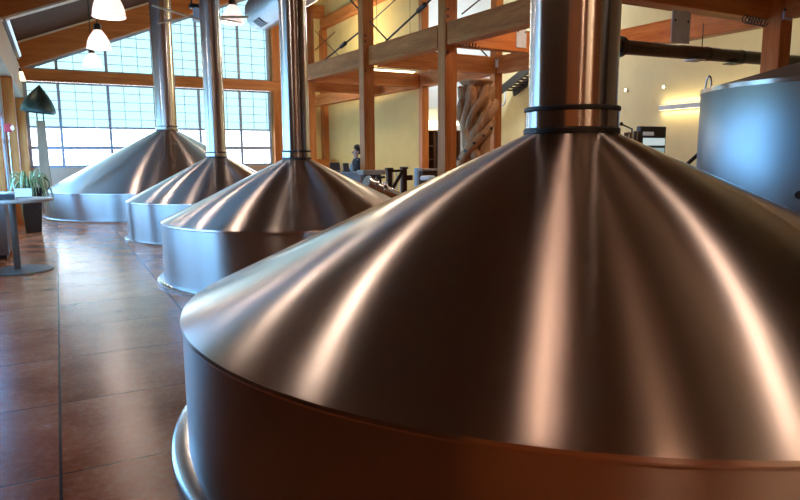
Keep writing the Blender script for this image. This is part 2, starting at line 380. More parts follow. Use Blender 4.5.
# ------------------------------------------------------------------ mezzanine frame
def fo(y): return 5.95+(16.3-y)*.065     # left face of the outer line
def fi(y): return 9.55+(13-y)*.045       # inner line
BW, ZB, ZT = .26, 3.6, 4.0
def post(x, y, label, z1=None, w=.3, bolts=True, gap=None):
    z1 = z1 or deck(x)-.03-.4*w/2
    t = thing('timber_post', label, 'post', (x, y, 0), 'timber posts')
    for a, b in (((0, gap[0]), (gap[1], z1)) if gap else ((0, z1),)):
        MB().span((x-w/2, y-w/2, a), (x+w/2, y+w/2, b)).build('post_body', W_Z, t, bevel=.012)
    if bolts:
        for z in (3.48, 4.1, 4.22):
            MB().tube([(x-.08, y-w/2-.012, z), (x-.08, y-w/2+.01, z)], .022, 8).build('bolt', BLACKM, t)
    return t
PO = {}
for y, lab in ((16.45, 'farthest brown post of the front mezzanine line, just right of the third kettle stack'),
               (13.1, 'brown post of the front mezzanine line in front of the person'),
               (10.2, 'thick brown post of the front mezzanine line left of the carved column'),
               (6.3, 'post at the mezzanine corner hidden behind the largest stack')):
    post({16.45: fo(16.45)+.13, 13.1: fo(13.1)+.03, 10.2: fo(10.2)+.12, 6.3: 6.42}[y], y, lab, w=.26, gap=(3.6, 4.0) if y > 16 else None, z1=rb(6.0)-.08 if y > 16 else None)
for y, lab in ((16.42, 'rear brown post at the right end of the yellow wall'), (13.0, 'rear brown post just right of the carved column'),
               (6.05, 'brown corner post rising behind the tall round tank at right')):
    post(fi(y)+{16.42: .2, 13.0: .1}[y] if y > 7 else 9.68, y, lab, bolts=False, w=.22 if y > 7 else .28)
def ybeam(f, y0, y1, label, mat=W_Y, grp='mezzanine beams'):
    mb = MB(); o = .13
    mb.prism([(f(y0), y0, ZB), (f(y0)+BW, y0, ZB), (f(y0)+BW, y0, ZT), (f(y0), y0, ZT)], (f(y1)-f(y0), y1-y0, 0))
    tag(mb.build('timber_beam', mat, bevel=.012, origin=base_of(mb)), label, 'beam', grp)
e = .152
ybeam(lambda y: fo(y)-.02, 16.75, 13.1+e, 'farthest span of the front mezzanine beam, left of the second brown post')
ybeam(lambda y: fo(y)+.0, 13.1-e, 10.2+e, 'middle span of the front mezzanine beam between two brown posts')
ybeam(lambda y: fo(y)+.0, 10.2-e, 6.3+e, 'nearest span of the front mezzanine beam running to the largest stack')
ybeam(fi, 24.8, 16.42+e, 'far span of the rear mezzanine beam along the yellow wall')
ybeam(fi, 16.42-e, 13+e, 'span of the rear mezzanine beam above the bar hood')
ybeam(fi, 13-e, 6.05+e, 'long rear mezzanine beam passing behind the largest stack')
ybeam(lambda y: 9.56, 6.05-e, -1., 'beam running toward the camera from the right corner post')
def xjoist(y, x0, x1, label, w=.22, z0=ZB, z1=ZT, mat=W_X):
    mb = MB().span((x0, y-w/2, z0), (x1, y+w/2, z1))
    return tag(mb.build('timber_joist', mat, bevel=.01, origin=base_of(mb)), label, 'joist', 'mezzanine joists')
xjoist(24.72, 8.1, 8.99, 'cross beam on the yellow end wall of the mezzanine', z0=3.7, z1=4.1)
xjoist(18.75, fo(18)+.4, fi(18.75)-.01, 'orange cross joist below the dark one, left of the person\'s post')
xjoist(16.45, fo(16.45)+BW+.07, fi(16.45)-.01, 'shadowed cross joist under the thin lit strip lamp')
xjoist(13.05, fo(13.05)+BW+.07, fi(13)-.01, 'orange cross joist behind the post left of the carved column')
xjoist(10.15, fo(10.15)+BW+.07, fi(10)-.01, 'cross joist ending at the grey steel plate beside the largest stack')
xjoist(6.25, 6.6, 9.53, 'large cross beam at upper right above the dark round duct', w=.28, z0=3.6, z1=4.2)
def plate(c, d, label, cat='bracket', mat=BRACK):
    t = thing('steel_plate', label, cat, c, 'steel plates on the timbers')
    MB().box(c, d).build('plate_body', mat, t, bevel=.004)
    for sx in (-1, 1):
        MB().tube([(c[0]+sx*d[0]*.36, c[1]-d[1]/2-.008, c[2]+.08), (c[0]+sx*d[0]*.36, c[1], c[2]+.08)], .016, 8).build('bolt', BLACKM, t)
    return t
p = at(523, 36, 1, 9.98); plate((p.x, 10.03, p.z), (.24, .02, .42), 'grey steel plate on the joist just left of the largest stack')
p = at(682, 27, 1, 6.08); plate((p.x, 6.1, p.z), (.36, .02, .42), 'pale square steel plate on the cross beam above the dark duct')
p = at(764, 25, 1, 5.86); plate((9.62, 5.88, 3.62), (.2, .02, .12), 'small grey steel bracket at the head of the right corner post')
p = at(486, 57, 1, 12.9); plate((9.56, 12.8, 3.83), (.16, .02, .2), 'small grey steel connector on the rear post above the carved column')
# coil springs / cable bundles tucked under the beam ends
def coil(a, b, r, n, label):
    a, b = Vector(a), Vector(b); t = (b-a); u = Vector((0, 0, 1)); w = t.normalized().cross(u)
    pts = [a + t*(i/(n*10)) + u*r*math.sin(2*PI*i/10) + w*r*math.cos(2*PI*i/10) for i in range(n*10+1)]
    mb = MB().tube(pts, .008, 6); tag(mb.build('coiled_wire', BLACKM, smooth=40, origin=tuple(a)), label, 'wire')
coil(at(744, 19, 1, 5.9), at(765, 23, 1, 5.9), .05, 7, 'coil of dark wire under the beam beside the right corner post')
coil(at(457, 43, 1, 9.95), at(478, 46, 1, 9.95), .04, 7, 'coil of dark wire under the joist right of the thick brown post')
# bracing rods
def rod(a, b, r, label, buckle=None):
    a, b = Vector(a), Vector(b); t = thing('brace_rod', label, 'rod', tuple(a), 'steel bracing rods')
    MB().tube([a, b], r, 8).build('rod_body', BLACKM, t, smooth=50)
    if buckle:
        c = a.lerp(b, buckle); d = (b-a).normalized(); MB().tube([c-d*.16, c-d*.14, c+d*.14, c+d*.16], [r, r*2.4, r*2.4, r], 8).build('turnbuckle', BLACKM, t, smooth=50)
def orod(px0, py0, px1, py1, X, r, label, ext=1., buckle=None):
    a, b = at(px0, py0, 0, X), at(px1, py1, 0, X); rod(a, a+(b-a)*ext, r, label, buckle)
orod(322, 62, 358, 33, 6.2, .02, 'dark bracing rod with turnbuckle crossing just left of the second post', 1., .62)
orod(386, 41, 427, 3, 6.25, .02, 'dark bracing rod with turnbuckle rising to the top of the thick brown post', 1.3, .68)
orod(387, 40, 350, 0, 6.22, .016, 'dark bracing rod leaning left behind the second post', 1.)
orod(372, 21, 395, 0, 9.3, .018, 'dark bracing rod climbing right before the upper yellow wall', 1.4)
orod(315, 31, 339, 56, 9.3, .014, 'thin bracing rod falling right beside the small wall light', 1.)
orod(315, 50, 335, 32, 9.3, .014, 'thin bracing rod rising right to the small wall light', 1.)
orod(462, 14, 482, -2, 9.4, .02, 'dark bracing rod above the front beam, right of the thick brown post', 1.2)
orod(477, 45, 487, 56, 9.5, .02, 'short dark bracing rod under the front beam above the carved column', 1.)
# trim beams on the upper yellow walls
mb = MB().span((8.3, YE-.2, 7.12), (9.9, YE-.002, 7.6)); tag(mb.build('wall_beam', W_X, bevel=.01, origin=base_of(mb)), 'brown beam high on the yellow end wall', 'beam', 'upper wall beams')
mb = MB().span((9.68, 17, 6.68), (9.898, YE-.2, 7.08)); tag(mb.build('wall_beam', W_Y, bevel=.01, origin=base_of(mb)), 'brown beam high on the side wall behind the upper bracing rods', 'beam', 'upper wall beams')
mb = MB().span((9.7, 24.6, 0), (9.896, YE-.004, 6.67)); tag(mb.build('timber_post', W_Z, bevel=.01, origin=base_of(mb)), 'slim brown post in the far corner of the yellow walls', 'post', 'timber posts')

# ------------------------------------------------------------------ brew kettles
def ring(r0, r1, z0, z1, n=128, rd=.012):
    return MB().lathe([(r0, z0), (r1-rd, z0), (r1, z0+rd), (r1, z1-rd), (r1-rd, z1), (r0, z1)], n, closed=True)
def kettle(name, label, x, y, R, ze, za, rp, fl, coll, ztop):
    t = thing(name, label, 'kettle', (x, y, 0), 'brew kettles')
    def add(mb, nm, mat, smooth=35):
        for v in mb.v: v += Vector((x, y, 0))
        return mb.build(nm, mat, t, smooth=smooth)
    fr = R+fl
    add(MB().lathe([(R-.02, .0), (fr, 0), (fr, .035), (fr-.02, .05), (R-.02, .055)], 192, closed=True), 'base_flange', CHROME)
    add(MB().lathe([(R-.03, .01), (R-.004, .01), (R-.004, ze-.004), (R-.03, ze-.004)], 192, closed=True), 'shell', STEELW)
    # cone with a small rolled lip at the eave
    pr = [(R-.03, ze-.03), (R+.004, ze-.022), (R+.007, ze-.012), (R+.003, ze+.004), (R-.02, ze+.018)]
    for k in range(1, 25): u = k/24; pr.append((R-.02+(rp*1.0-R+.02)*u, ze+.018+(za-ze-.018)*u))
    pr += [(rp-.03, za)]
    c = add(MB().lathe(pr, 192, closed=True), 'cone_roof', STEEL, smooth=20)
    add(MB().lathe([(rp-.012, za-.03), (rp, za-.03), (rp, ztop), (rp-.012, ztop)], 128, closed=True), 'stack', STACK)
    k = coll
    add(ring(rp-.005, rp+.017*k, za+.028*k, za+.135*k, rd=.003), 'collar', STACK)
    add(ring(rp-.005, rp+.026*k, za-.01, za+.028*k, rd=.006), 'gasket', GASKET)
    add(ring(rp-.005, rp+.024*k, za+.135*k, za+.165*k, rd=.006), 'gasket', GASKET)
    for a in (() if rp > .25 else (0.3, 2.4, 4.5)):
        p = Vector((x+(rp+.03*k)*math.cos(a), y+(rp+.03*k)*math.sin(a), za+.146*k))
        MB().box(p, (.03*k, .03*k, .03*k)).build('clamp_bolt', CHROME, t, bevel=.004)
    return t
kettle('brew_kettle', 'largest brushed steel kettle filling the foreground, its cone catching copper streaks', 2.882, 3.085, 2.39, .741, 1.745, .272, .086, .95, deck(2.6)-.03)
kettle('brew_kettle', 'second nearest steel kettle, two white streaks on its cone', 2.917, 8.457, 1.80, .785, 1.585, .183, .087, .7, deck(2.7)-.03)
kettle('brew_kettle', 'small steel kettle between the second nearest and the one by the windows', 2.944, 13.587, 1.80, .769, 1.62, .2, .065, .7, deck(2.7)-.03)
kettle('brew_kettle', 'farthest and widest steel kettle, standing before the glazed end wall', 2.994, 20.416, 3.401, .725, 2.44, .3, .07, .8, deck(2.68)-.03)
# round wall tank at right
tx, ty, tR, tz = 8.32, 4.49, 1.42, 2.37
t = thing('storage_tank', 'tall dull blue-grey round steel tank with conical top at the right edge', 'tank', (tx, ty, 0))
def addt(mb, nm, mat, smooth=35):
    for v in mb.v: v += Vector((tx, ty, 0))
    return mb.build(nm, mat, t, smooth=smooth)
addt(MB().lathe([(tR-.03, .02), (tR, .02), (tR, tz), (tR-.03, tz)], 160, closed=True), 'shell', TANKM)
addt(MB().lathe([(tR-.03, tz), (tR+.012, tz), (tR+.012, tz+.05), (tR-.03, tz+.055)], 160, closed=True), 'rim_band', CHROME)
addt(MB().lathe([(tR-.02, tz+.05), (tR-.04, tz+.06), (.15, tz+.40), (.0, tz+.42)], 160), 'cone_top', plain('weathered_grey_steel', (.3, .28, .25), .5, .4), 20)
addt(MB().lathe([(tR-.05, 0), (tR+.05, 0), (tR+.05, .04), (tR-.05, .04)], 160, closed=True), 'base_flange', CHROME)
p = at(712, 92, 1, 4.9); a0 = Vector((tx-tR*.74, ty+tR*.62, tz+.06))
pts = [a0+Vector((0, -.04*math.cos(PI*i/10), .0+ .15*math.sin(PI*i/10))) for i in range(11)]
MB().tube(pts, .012, 8).build('lifting_lug', CHROME, t, smooth=50)
p = at(777, 201, 1, 3.55)
d = Vector((p.x-tx, p.y-ty, 0)).normalized(); q = Vector((tx, ty, p.z))+d*tR
MB().tube([q-d*.02, q+d*.06, q+d*.061], [.03, .03, .045], 12).build('sample_valve', BLACKM, t, smooth=40)

# ------------------------------------------------------------------ lamps
def pendant(x, y, z, w, h, label, group='dome pendant lamps', en=28, col=(1, .8, .64)):
    t = thing('pendant_lamp', label, 'lamp', (x, y, z), group); c = Vector((x, y, z))
    prof = []
    for k in range(15):
        u = k/14; prof.append((w/2*(.30+.70*math.sin(u*PI/2)**.9), h*(1-u)*.95 + h*.0))
    inner = [(r-.012, zz-.002) for r, zz in reversed(prof)]
    sh = MB().lathe([(r, zz) for r, zz in prof] + [(w/2+.012, -.012), (w/2+.004, -.03)] + [(w/2-.012, -.02)] + inner, 40, c, closed=True)
    s = sh.build('lamp_shade', SHADE, t, smooth=50)
    MB().lathe([(0, h*.94), (w*.16, h*.94), (w*.17, h*1.0), (w*.15, h*1.26), (.03, h*1.32), (0, h*1.32)], 24, c).build('socket_housing', BLACKM, t, smooth=40)
    MB().tube([c+Vector((0, 0, h*1.3)), Vector((x, y, deck(x)-.01))], .012, 8).build('cord', BLACKM, t)
    MB().ell(c+Vector((0, 0, h*.55)), (.06, .06, .11), 14, 10).build('bulb', BULB, t, smooth=60)
    l = bpy.data.lights.new('pendant_light', 'POINT'); l.energy = en; l.color = col; l.shadow_soft_size = .12
    lo = bpy.data.objects.new('pendant_light', l); C.objects.link(lo); lo.location = (x, y, z+h*.12)
    return t
for (px, pyb, Y, w, h, lab) in ((109, 15.5, 12.6, .54, .48, 'nearest glowing pendant lamp of the left row, cut by the top of the picture'),
                                (99, 47.5, 15.8, .49, .39, 'middle glowing pendant lamp of the left row'),
                                (92.5, 65, 18.65, .46, .31, 'farthest and smallest pendant lamp of the left row')):
    p = at(px, pyb, 1, Y); pendant(p.x, Y, p.z, w, h, lab)
p = at(233, 22, 1, 18.4); pendant(p.x, 18.4, p.z, .62, .48, 'single pendant lamp seen beside the second stack near the big duct')
for y in (9.4, 6.2): pendant(1., y, 4.2, .6, .5, {9.4: 'pendant lamp over the second nearest kettle', 6.2: 'pendant lamp between the two nearest kettles'}[y])
for x, y, z, lab, en, col in ((7.9, 8.6, 4.5, 'pendant lamp inside the mezzanine frame behind the largest stack', 80, (1, .7, .5)),
                              (5.6, 1.4, 5.4, 'right row pendant lamp near the camera', 36, (1, .74, .56)),
                              (2.2, 2.8, 5.3, 'added unseen pendant lamp close beside the largest stack, streaking its cone', 13, (1, .62, .42)),  # added out of view to draw the copper streak on the cone
                              (9.0, 11.3, 6.4, 'high pendant lamp inside the mezzanine frame', 60, (1, .85, .7)),
                              (1.0, -1.5, 4.2, 'added pendant lamp behind the camera over the left aisle, for copper reflections', 38, (1, .56, .32)),  # added behind the camera to put copper into the stack's reflection
                              (3.0, -2.6, 4.2, 'added pendant lamp behind the camera over the hall, for copper reflections', 38, (1, .56, .32))):  # second added lamp for the copper reflection
    pendant(x, y, z, .6, .5, lab, en=en, col=col)
# wall-top tube lamp along the left wall
t = thing('tube_lamp', 'long blue-white tube lamp along the top of the left wall', 'lamp', (-.72, 19, 4.66))
for a, b in ((16.4, 19.1), (19.16, 22.4)):
    MB().tube([(-.74, a, 4.66), (-.74, b, 4.66)], .05, 12).build('lamp_tube', TUBE, t, smooth=50)
MB().span((-.84, 16.4, 4.555), (-.74, 22.4, 4.6)).build('lamp_rail', BLACKM, t)
t = thing('wall_light', 'small warm wall light on the plaster header above the left windows', 'lamp', (-.75, 23.2, 4.2))
MB().box((-.79, 23.3, 4.33), (.06, .22, .1)).build('backplate', BLACKM, t)
MB().prism([(-.8, 23.2, 4.28), (-.72, 23.2, 4.28), (-.66, 23.2, 4.02), (-.8, 23.2, 4.02)], (0, .2, 0)).build('lamp_shade', WARM, t)
# linear sconce on the right wall
t = thing('linear_sconce', 'long grey linear sconce washing the cream wall beside the tank', 'lamp', (13.9, 10.3, 2.82), None)
y0, y1 = 11.66, 8.6
MB().span((13.86, y1, 2.76), (13.95, y0, 2.88)).build('sconce_housing', BRACK, t, bevel=.006)
MB().span((13.95, y1+.2, 2.79), (13.999, y0-.2, 2.85)).build('wall_mount', BRACK, t)
for z, zz in ((2.885, 2.881), (2.755, 2.759)):
    MB().span((13.875, y1+.02, min(z, zz)), (13.94, y0-.02, max(z, zz))).build('diffuser', WARM, t)
for z, rx in ((2.9, PI), (2.74, 0)):
    l = bpy.data.lights.new('sconce_light', 'AREA'); l.shape = 'RECTANGLE'; l.size = .07; l.size_y = 3.0; l.energy = 11; l.color = (1, .8, .42)
    lo = bpy.data.objects.new('sconce_light', l); C.objects.link(lo); lo.location = (13.91, (y0+y1)/2, z); lo.rotation_euler = (rx, 0, 0)
for i, (px, py) in enumerate(((626, 90), (664, 87))):
    p = at(px, py, 0, 13.97)
    t = thing('spot_light', 'small round wall spot %s' % ('nearer the largest stack' if i == 0 else 'above the end of the linear sconce'), 'lamp', tuple(p), 'round wall spots')
    MB().tube([p+Vector((.028, 0, 0)), p+Vector((-.02, 0, 0))], .05, 16).build('spot_body', BRACK, t, smooth=40)
    MB().ell(p+Vector((-.02, 0, 0)), (.015, .04, .04)).build('spot_lens', WARM, t, smooth=60)
p = at(332, 31, 1, 24.55)
t = thing('globe_light', 'tiny glowing globe light on the upper corner post', 'lamp', tuple(p))
MB().ell(p, (.1, .1, .1)).build('globe', BULB, t, smooth=60); MB().tube([p+Vector((0, .05, 0)), p+Vector((0, .1, 0))], .03, 10).build('stem', BLACKM, t)
# slim strip lamp between the joists
t = thing('strip_lamp', 'slim lit strip lamp hung between two joists', 'lamp', (7.78, 14.8, 3.8))
MB().span((7.16, 14.76, 3.80), (8.4, 14.86, 3.83)).build('lamp_housing', BRACK, t)
MB().span((7.2, 14.77, 3.765), (8.36, 14.85, 3.8)).build('lamp_tube', WARM, t)
for x in (7.3, 8.25): MB().tube([(x, 14.81, 3.83), (x, 14.81, deck(x)-.01)], .005, 6).build('hanger', BLACKM, t)
# flood lamp and tie rods under the far rafter
t = thing('flood_light', 'small boxy white flood lamp hanging between the first two stacks', 'lamp', (3.12, 16.2, 4.8))
c = at(197, 15, 1, 16.2)
MB().box(c, (.17, .2, .3), Matrix.Rotation(.15, 3, 'Y')).build('lamp_box', PAPER, t, bevel=.015)
MB().box(c+Vector((-.04, .05, .2)), (.24, .2, .1)).build('hood', BLACKM, t, bevel=.015)
MB().tube([c+Vector((-.1, .05, .2)), (c.x-.1, c.y+.05, deck(c.x)-.02)], .02, 8).build('drop_rod', BLACKM, t)
def trod(a, b, r, label):
    a, b = Vector(a), Vector(b); mb = MB().tube([a, b], r, 8); tag(mb.build('tie_rod', TRIM, smooth=50, origin=tuple(a)), label, 'rod', 'pale roof tie rods')
trod(at(152, 5, 1, 16.1), at(203, 21, 1, 16.1), .025, 'pale tie rod sloping down right between the first two stacks')
trod(at(158, 23, 1, 16.15), at(204, 14, 1, 16.15), .025, 'pale tie rod sloping up right between the first two stacks')
trod(at(216, 17, 1, 16.1), at(248, 17, 1, 16.1), .03, 'pale level tie rod in front of the pendant beside the duct')
trod(at(216, 18, 1, 16.3), at(242, 23, 1, 16.3), .022, 'thin pale tie rod drooping toward the pendant beside the duct')

# ------------------------------------------------------------------ ducts
t = thing('air_duct', 'big round silver duct with a square grille hanging near the roof', 'duct', (4.7, 14, 4.75))
cx, cz, r = 4.85, 5.24, .44
ring_ = []
ys = [9.4] + [16.7-.35*math.cos(PI/2*k/8)-0. for k in range(0, 9)]
n = 48; vs = []; fs = []
rr = [r] + [r*math.sqrt(max(0, 1-(k/8)**2*.9)) for k in range(0, 9)]
mb = MB().tube([(cx, y, cz) for y in [9.4, 16.2, 16.45, 16.6, 16.7, 16.74]], [r, r, r*.97, r*.88, r*.7, r*.4], 48)
mb.build('duct_body', GALV, t, smooth=40)
for y in (13.9, 11.9): MB().tube([(cx, y-.03, cz), (cx, y-.029, cz), (cx, y+.029, cz), (cx, y+.03, cz)], [r, r+.02, r+.02, r], 48).build('duct_seam', BLACKM, t, smooth=30)
a = math.radians(238)
g = MB()
for k in range(7):
    aa = a - .24 + .08*k
    g.bar((cx+(r+.006)*math.cos(aa), 15.55, cz+(r+.006)*math.sin(aa)), (cx+(r+.006)*math.cos(aa), 16.05, cz+(r+.006)*math.sin(aa)), .034, .012, (math.cos(aa), 0, math.sin(aa)))
g.build('grille', plain('grey_grille', (.16, .18, .2), .5, .4), t)
for y in (11, 15): MB().tube([(cx, y, cz+r), (cx, y, deck(cx)-.01)], .012, 8).build('hanger_rod', BLACKM, t)
t = thing('exhaust_pipe', 'dark bronze round pipe running level across the cream wall at upper right', 'pipe', (9, 7, 3.15))
a, b = at(617, 46.5, 1, 7.0), at(762, 55, 1, 7.0); b.z = a.z+.05; a.z = a.z; d = (b-a).normalized()
a2 = a-d*.4
MB().tube([a2, b+d*3.0], .105, 32).build('pipe_body', DUCTM, t, smooth=40)
for f, rr in ((a+d*.06, .15), (a+d*.02, .15)): MB().tube([f, f+d*.025], rr, 32).build('flange', DUCTM, t, smooth=40)
for u in (.57, .82): q = a+d*((b-a).length*u); MB().tube([q, q+d*.05], .113, 32).build('clamp_band', BLACKM, t, smooth=40)
q = a+d*((b-a).length*.5)
MB().tube([(q.x, q.y-.12, q.z+.0), (q.x, q.y-.12, 3.65)], .008, 6).build('hanger_rod', BLACKM, t)
MB().box((q.x-.03, q.y-.02, q.z-.12), (.26, .22, .015)).build('cradle', BRACK, t)
MB().box((q.x+.95, q.y-.02, q.z-.11), (.26, .22, .015)).build('cradle', BLACKM, t)

# ------------------------------------------------------------------ carved column
sx, sy = at(476, 120, 1, 10.7).x, 10.7
t = thing('carved_column', 'tall carved driftwood column of twisting limbs under the mezzanine', 'sculpture', (sx, sy, 0))
top = at(476, 79, 1, 10.7).z
def jag(mb, amp):
    for v in mb.v: v += Vector((random.uniform(-amp, amp), random.uniform(-amp, amp), 0))
    return mb
pr = [(.30, 0), (.3, .1), (.22, .5), (.17, 1.1), (.16, 1.7), (.14, 2.2), (.18, 2.6), (.22, top-.12), (.1, top-.05), (0, top-.05)]
MB().lathe(pr, 28, (sx, sy, 0)).build('core', W_CARVE, t, smooth=50)
def prof_r(u): return .205-.045*math.sin(PI*min(1, u*1.25))+.10*max(0, u-.72)/.28
def strand(ph, turns, z0, z1, th, dr=0, wob=.03, nm='carved_limb'):
    pts = []; rs = []
    for i in range(49):
        u = i/48; a = ph+2*PI*turns*u+.25*math.sin(u*7+ph); R_ = prof_r(u)+dr+wob*math.sin(u*11+ph*2)
        pts.append((sx+R_*math.cos(a), sy+R_*math.sin(a), z0+(z1-z0)*u)); rs.append(th*(.7+.35*math.sin(PI*u)+.2*math.sin(u*17+ph)**2))
    return MB().tube(pts, rs, 14).build(nm, W_CARVE, t, smooth=60)
for k in range(7): strand(2*PI*k/7+.3*(k % 2), .95+.12*(k % 3), .02, top-.2-.12*(k % 3), .072+.016*(k % 3), .035*(k % 2))
strand(5.2, -.62, .9, top-.12, .085, .075, .02)                 # thick limb crossing the others
strand(3.3, .55, 1.0, top-.3, .06, .08, .02)
# flared crown: lobes like folded wings under a flat top
for k in range(6):
    a = 2*PI*k/6+.35; pts = []; rs = []
    for i in range(15):
        u = i/14; R_ = .16+.2*u**1.3
        pts.append((sx+R_*math.cos(a+.35*u), sy+R_*math.sin(a+.35*u), top-.66+.6*u-.10*max(0, u-.75)/.25)); rs.append(.03+.085*math.sin(PI*min(1, u*.9+.08)))
    MB().tube(pts, rs, 12).build('crown_lobe', W_CARVE, t, smooth=60)
MB().lathe([(0, top-.16), (.26, top-.14), (.34, top-.06), (.32, top-.02), (.2, top), (0, top)], 28, (sx, sy, 0)).build('crown_cap', W_CARVE, t, smooth=40)
band = []
for i in range(33):
    u = i/32; a = math.radians(146)+math.radians(160)*u; band.append((sx+.335*math.cos(a), sy+.335*math.sin(a), 1.28+1.0*u**.85))
MB().tube(band, [.075+.015*math.sin(PI*i/32) for i in range(33)], 14).build('pierced_band', W_CARVE, t, smooth=60)
for i in (2, 7, 12, 17, 22, 27):
    p = Vector(band[i]); d = Vector((p.x-sx, p.y-sy, 0)).normalized()
    MB().tube([p+d*.06, p+d*.096], .03, 12).build('dark_hole', BLACKM, t, smooth=40)

# ------------------------------------------------------------------ left side: table, planter, lamp sculpture
tx0, ty0 = -.58, 10.62
t = thing('high_table', 'high round grey table on a disc foot at the left edge', 'table', (tx0, ty0, 0))
MB().lathe([(0, 1.0), (.46, 1.0), (.495, 1.01), (.5, 1.03), (.495, 1.045), (.48, 1.05), (0, 1.05)], 72, (tx0, ty0, 0)).build('tabletop', TABLE, t, smooth=40)
MB().tube([(tx0-.03, ty0-.05, .02), (tx0-.03, ty0-.05, 1.005)], .045, 20).build('leg', LEGM, t, smooth=40)
MB().lathe([(0, 0), (.43, 0), (.435, .012), (.42, .025), (.06, .04), (0, .04)], 64, (tx0, ty0, 0)).build('base_disc', LEGM, t, smooth=30)
t = thing('low_cabinet', 'narrow grey brown cabinet against the left wall behind the leg of the high table', 'cabinet', (-.92, 12.4, 0))
GB = plain('grey_brown_laminate', (.16, .13, .115), .5)
MB().span((-1.045, 12.05, .06), (-.8, 12.8, .95)).build('cabinet_body', GB, t, bevel=.006); MB().span((-1.03, 12.08, 0), (-.83, 12.78, .06)).build('plinth', BLACKM, t)
MB().span((-1.045, 12.03, .95), (-.78, 12.82, .985)).build('cabinet_top', TABLE, t, bevel=.005)
def lying(c, d, rz, name, mat, label, cat, page=None, group=None):
    t = thing(name, label, cat, (c[0], c[1], c[2]), group); R_ = Matrix.Rotation(rz, 3, 'Z'); c = Vector(c)
    MB().box(c+Vector((0, 0, d[2]/2)), d, R_).build('cover', mat, t, bevel=.004)
    MB().box(c+Vector((0, 0, d[2]/2))+R_ @ Vector((.01, 0, 0)), (d[0], d[1]*.97, d[2]*.7), R_).build('pages', page or PAPER, t)
lying((-.74, 10.52, 1.051), (.3, .4, .04), .2, 'ring_binder', BINDER, 'lower charcoal binder of the pile on the high table', 'binder', group='binders on the high table')
lying((-.72, 10.53, 1.092), (.3, .4, .035), .08, 'ring_binder', BINDER, 'upper charcoal binder of the pile on the high table', 'binder', group='binders on the high table')
t = thing('paper_stack', 'loose white papers on top of the charcoal binders', 'paper', (-.7, 10.5, 1.128))
for k in range(5): MB().box((-.7+random.uniform(-.02, .02), 10.5+random.uniform(-.03, .03), 1.1295+.0045*k), (.26, .34, .004), Matrix.Rotation(random.uniform(-.4, .4), 3, 'Z')).build('sheet', PAPER, t)
t = thing('leaflet_tray', 'small white leaflet tray beside the binders on the high table', 'tray', (-.42, 10.75, 1.051))
MB().box((-.47, 10.86, 1.06), (.22, .2, .016)).build('tray_base', PAPER, t, bevel=.004)
MB().box((-.47, 10.95, 1.12), (.22, .016, .12), Matrix.Rotation(-.3, 3, 'X')).build('tray_back', PAPER, t, bevel=.004)
# black loop hose / cable behind the planter
c0 = at(49, 186, 1, 15.6)
mb = MB().tube([c0+Vector((.11*math.cos(2*PI*i/32), .05*math.sin(2*PI*i/32), .18*math.sin(2*PI*i/32)-.03)) for i in range(33)], .013, 8)
# planter
px_, py_ = -.57, 16.3
t = thing('planter', 'tall black tapered square planter holding a spider plant behind the high table', 'planter', (px_, py_, 0))
def taper(w0, w1, z0, z1, rz=.25):
    R_ = Matrix.Rotation(rz, 3, 'Z'); vs = []
    for w, z in ((w0, z0), (w1, z1)):
        for a, b in ((-1, -1), (1, -1), (1, 1), (-1, 1)): vs.append(R_ @ Vector((a*w/2, b*w/2, z))+Vector((px_, py_, 0)))
    return MB().add(vs, [(3, 2, 1, 0), (4, 5, 6, 7), (0, 1, 5, 4), (1, 2, 6, 5), (2, 3, 7, 6), (3, 0, 4, 7)])
taper(.30, .44, 0, .98, .1).build('pot_body', POTM, t, bevel=.012)
taper(.40, .40, .975, .99, .1).build('soil', SOIL, t)
MB().tube([Vector((px_+.2, py_-.02, .93)) + Vector((.19*math.sin(PI*i/20), 0, .12-.17*math.cos(PI*i/20))) for i in range(21)], .014, 8).build('hoop_handle', BLACKM, t, smooth=50)
t = thing('spider_plant', 'green and cream striped spider plant spilling over the black planter', 'plant', (px_, py_, .98))
for k in range(46):
    a = random.uniform(0, 2*PI); ln = random.uniform(.6, 1.9); up = random.uniform(.16, .5); w = random.uniform(.016, .026)
    n_ = 12; vs = []; uvs = []; d = Vector((math.cos(a), math.sin(a), 0)); s_ = Vector((-math.sin(a), math.cos(a), 0))
    for i in range(n_+1):
        u = i/n_; out = min(.42, .95*ln*.62)*(1-(1-u)**1.8); h_ = up*math.sin(min(1, u*1.15)*PI*.62) - ln*.95*max(0, u-.33)**1.5
        p = Vector((px_, py_, .985))+d*(out+.03)+Vector((0, 0, h_)); ww = w*(1-u**3*.92)
        if p.x < -1.0: p.x = -1.0
        vs += [p-s_*ww-Vector((0, 0, -ww*.4)), p-Vector((0, 0, .004)), p+s_*ww+Vector((0, 0, ww*.4))]
    fs = []
    for i in range(n_):
        for j in range(2): b_ = i*3+j; fs.append((b_, b_+1, b_+4, b_+3))
    me = bpy.data.meshes.new('leaf'); loc = Vector((px_, py_, .98)); me.from_pydata([v-loc for v in vs], [], fs); me.materials.append(LEAF)
    uvl = me.uv_layers.new(name='UVMap')
    for pl in me.polygons:
        pl.use_smooth = True
        for li, vi in zip(pl.loop_indices, pl.vertices): uvl.data[li].uv = ((vi % 3)/2*.98+.01, (vi//3)/n_)
    o = bpy.data.objects.new('leaf', me); C.objects.link(o); o.parent = t
    sm = o.modifiers.new('thick', 'SOLIDIFY'); sm.thickness = .003
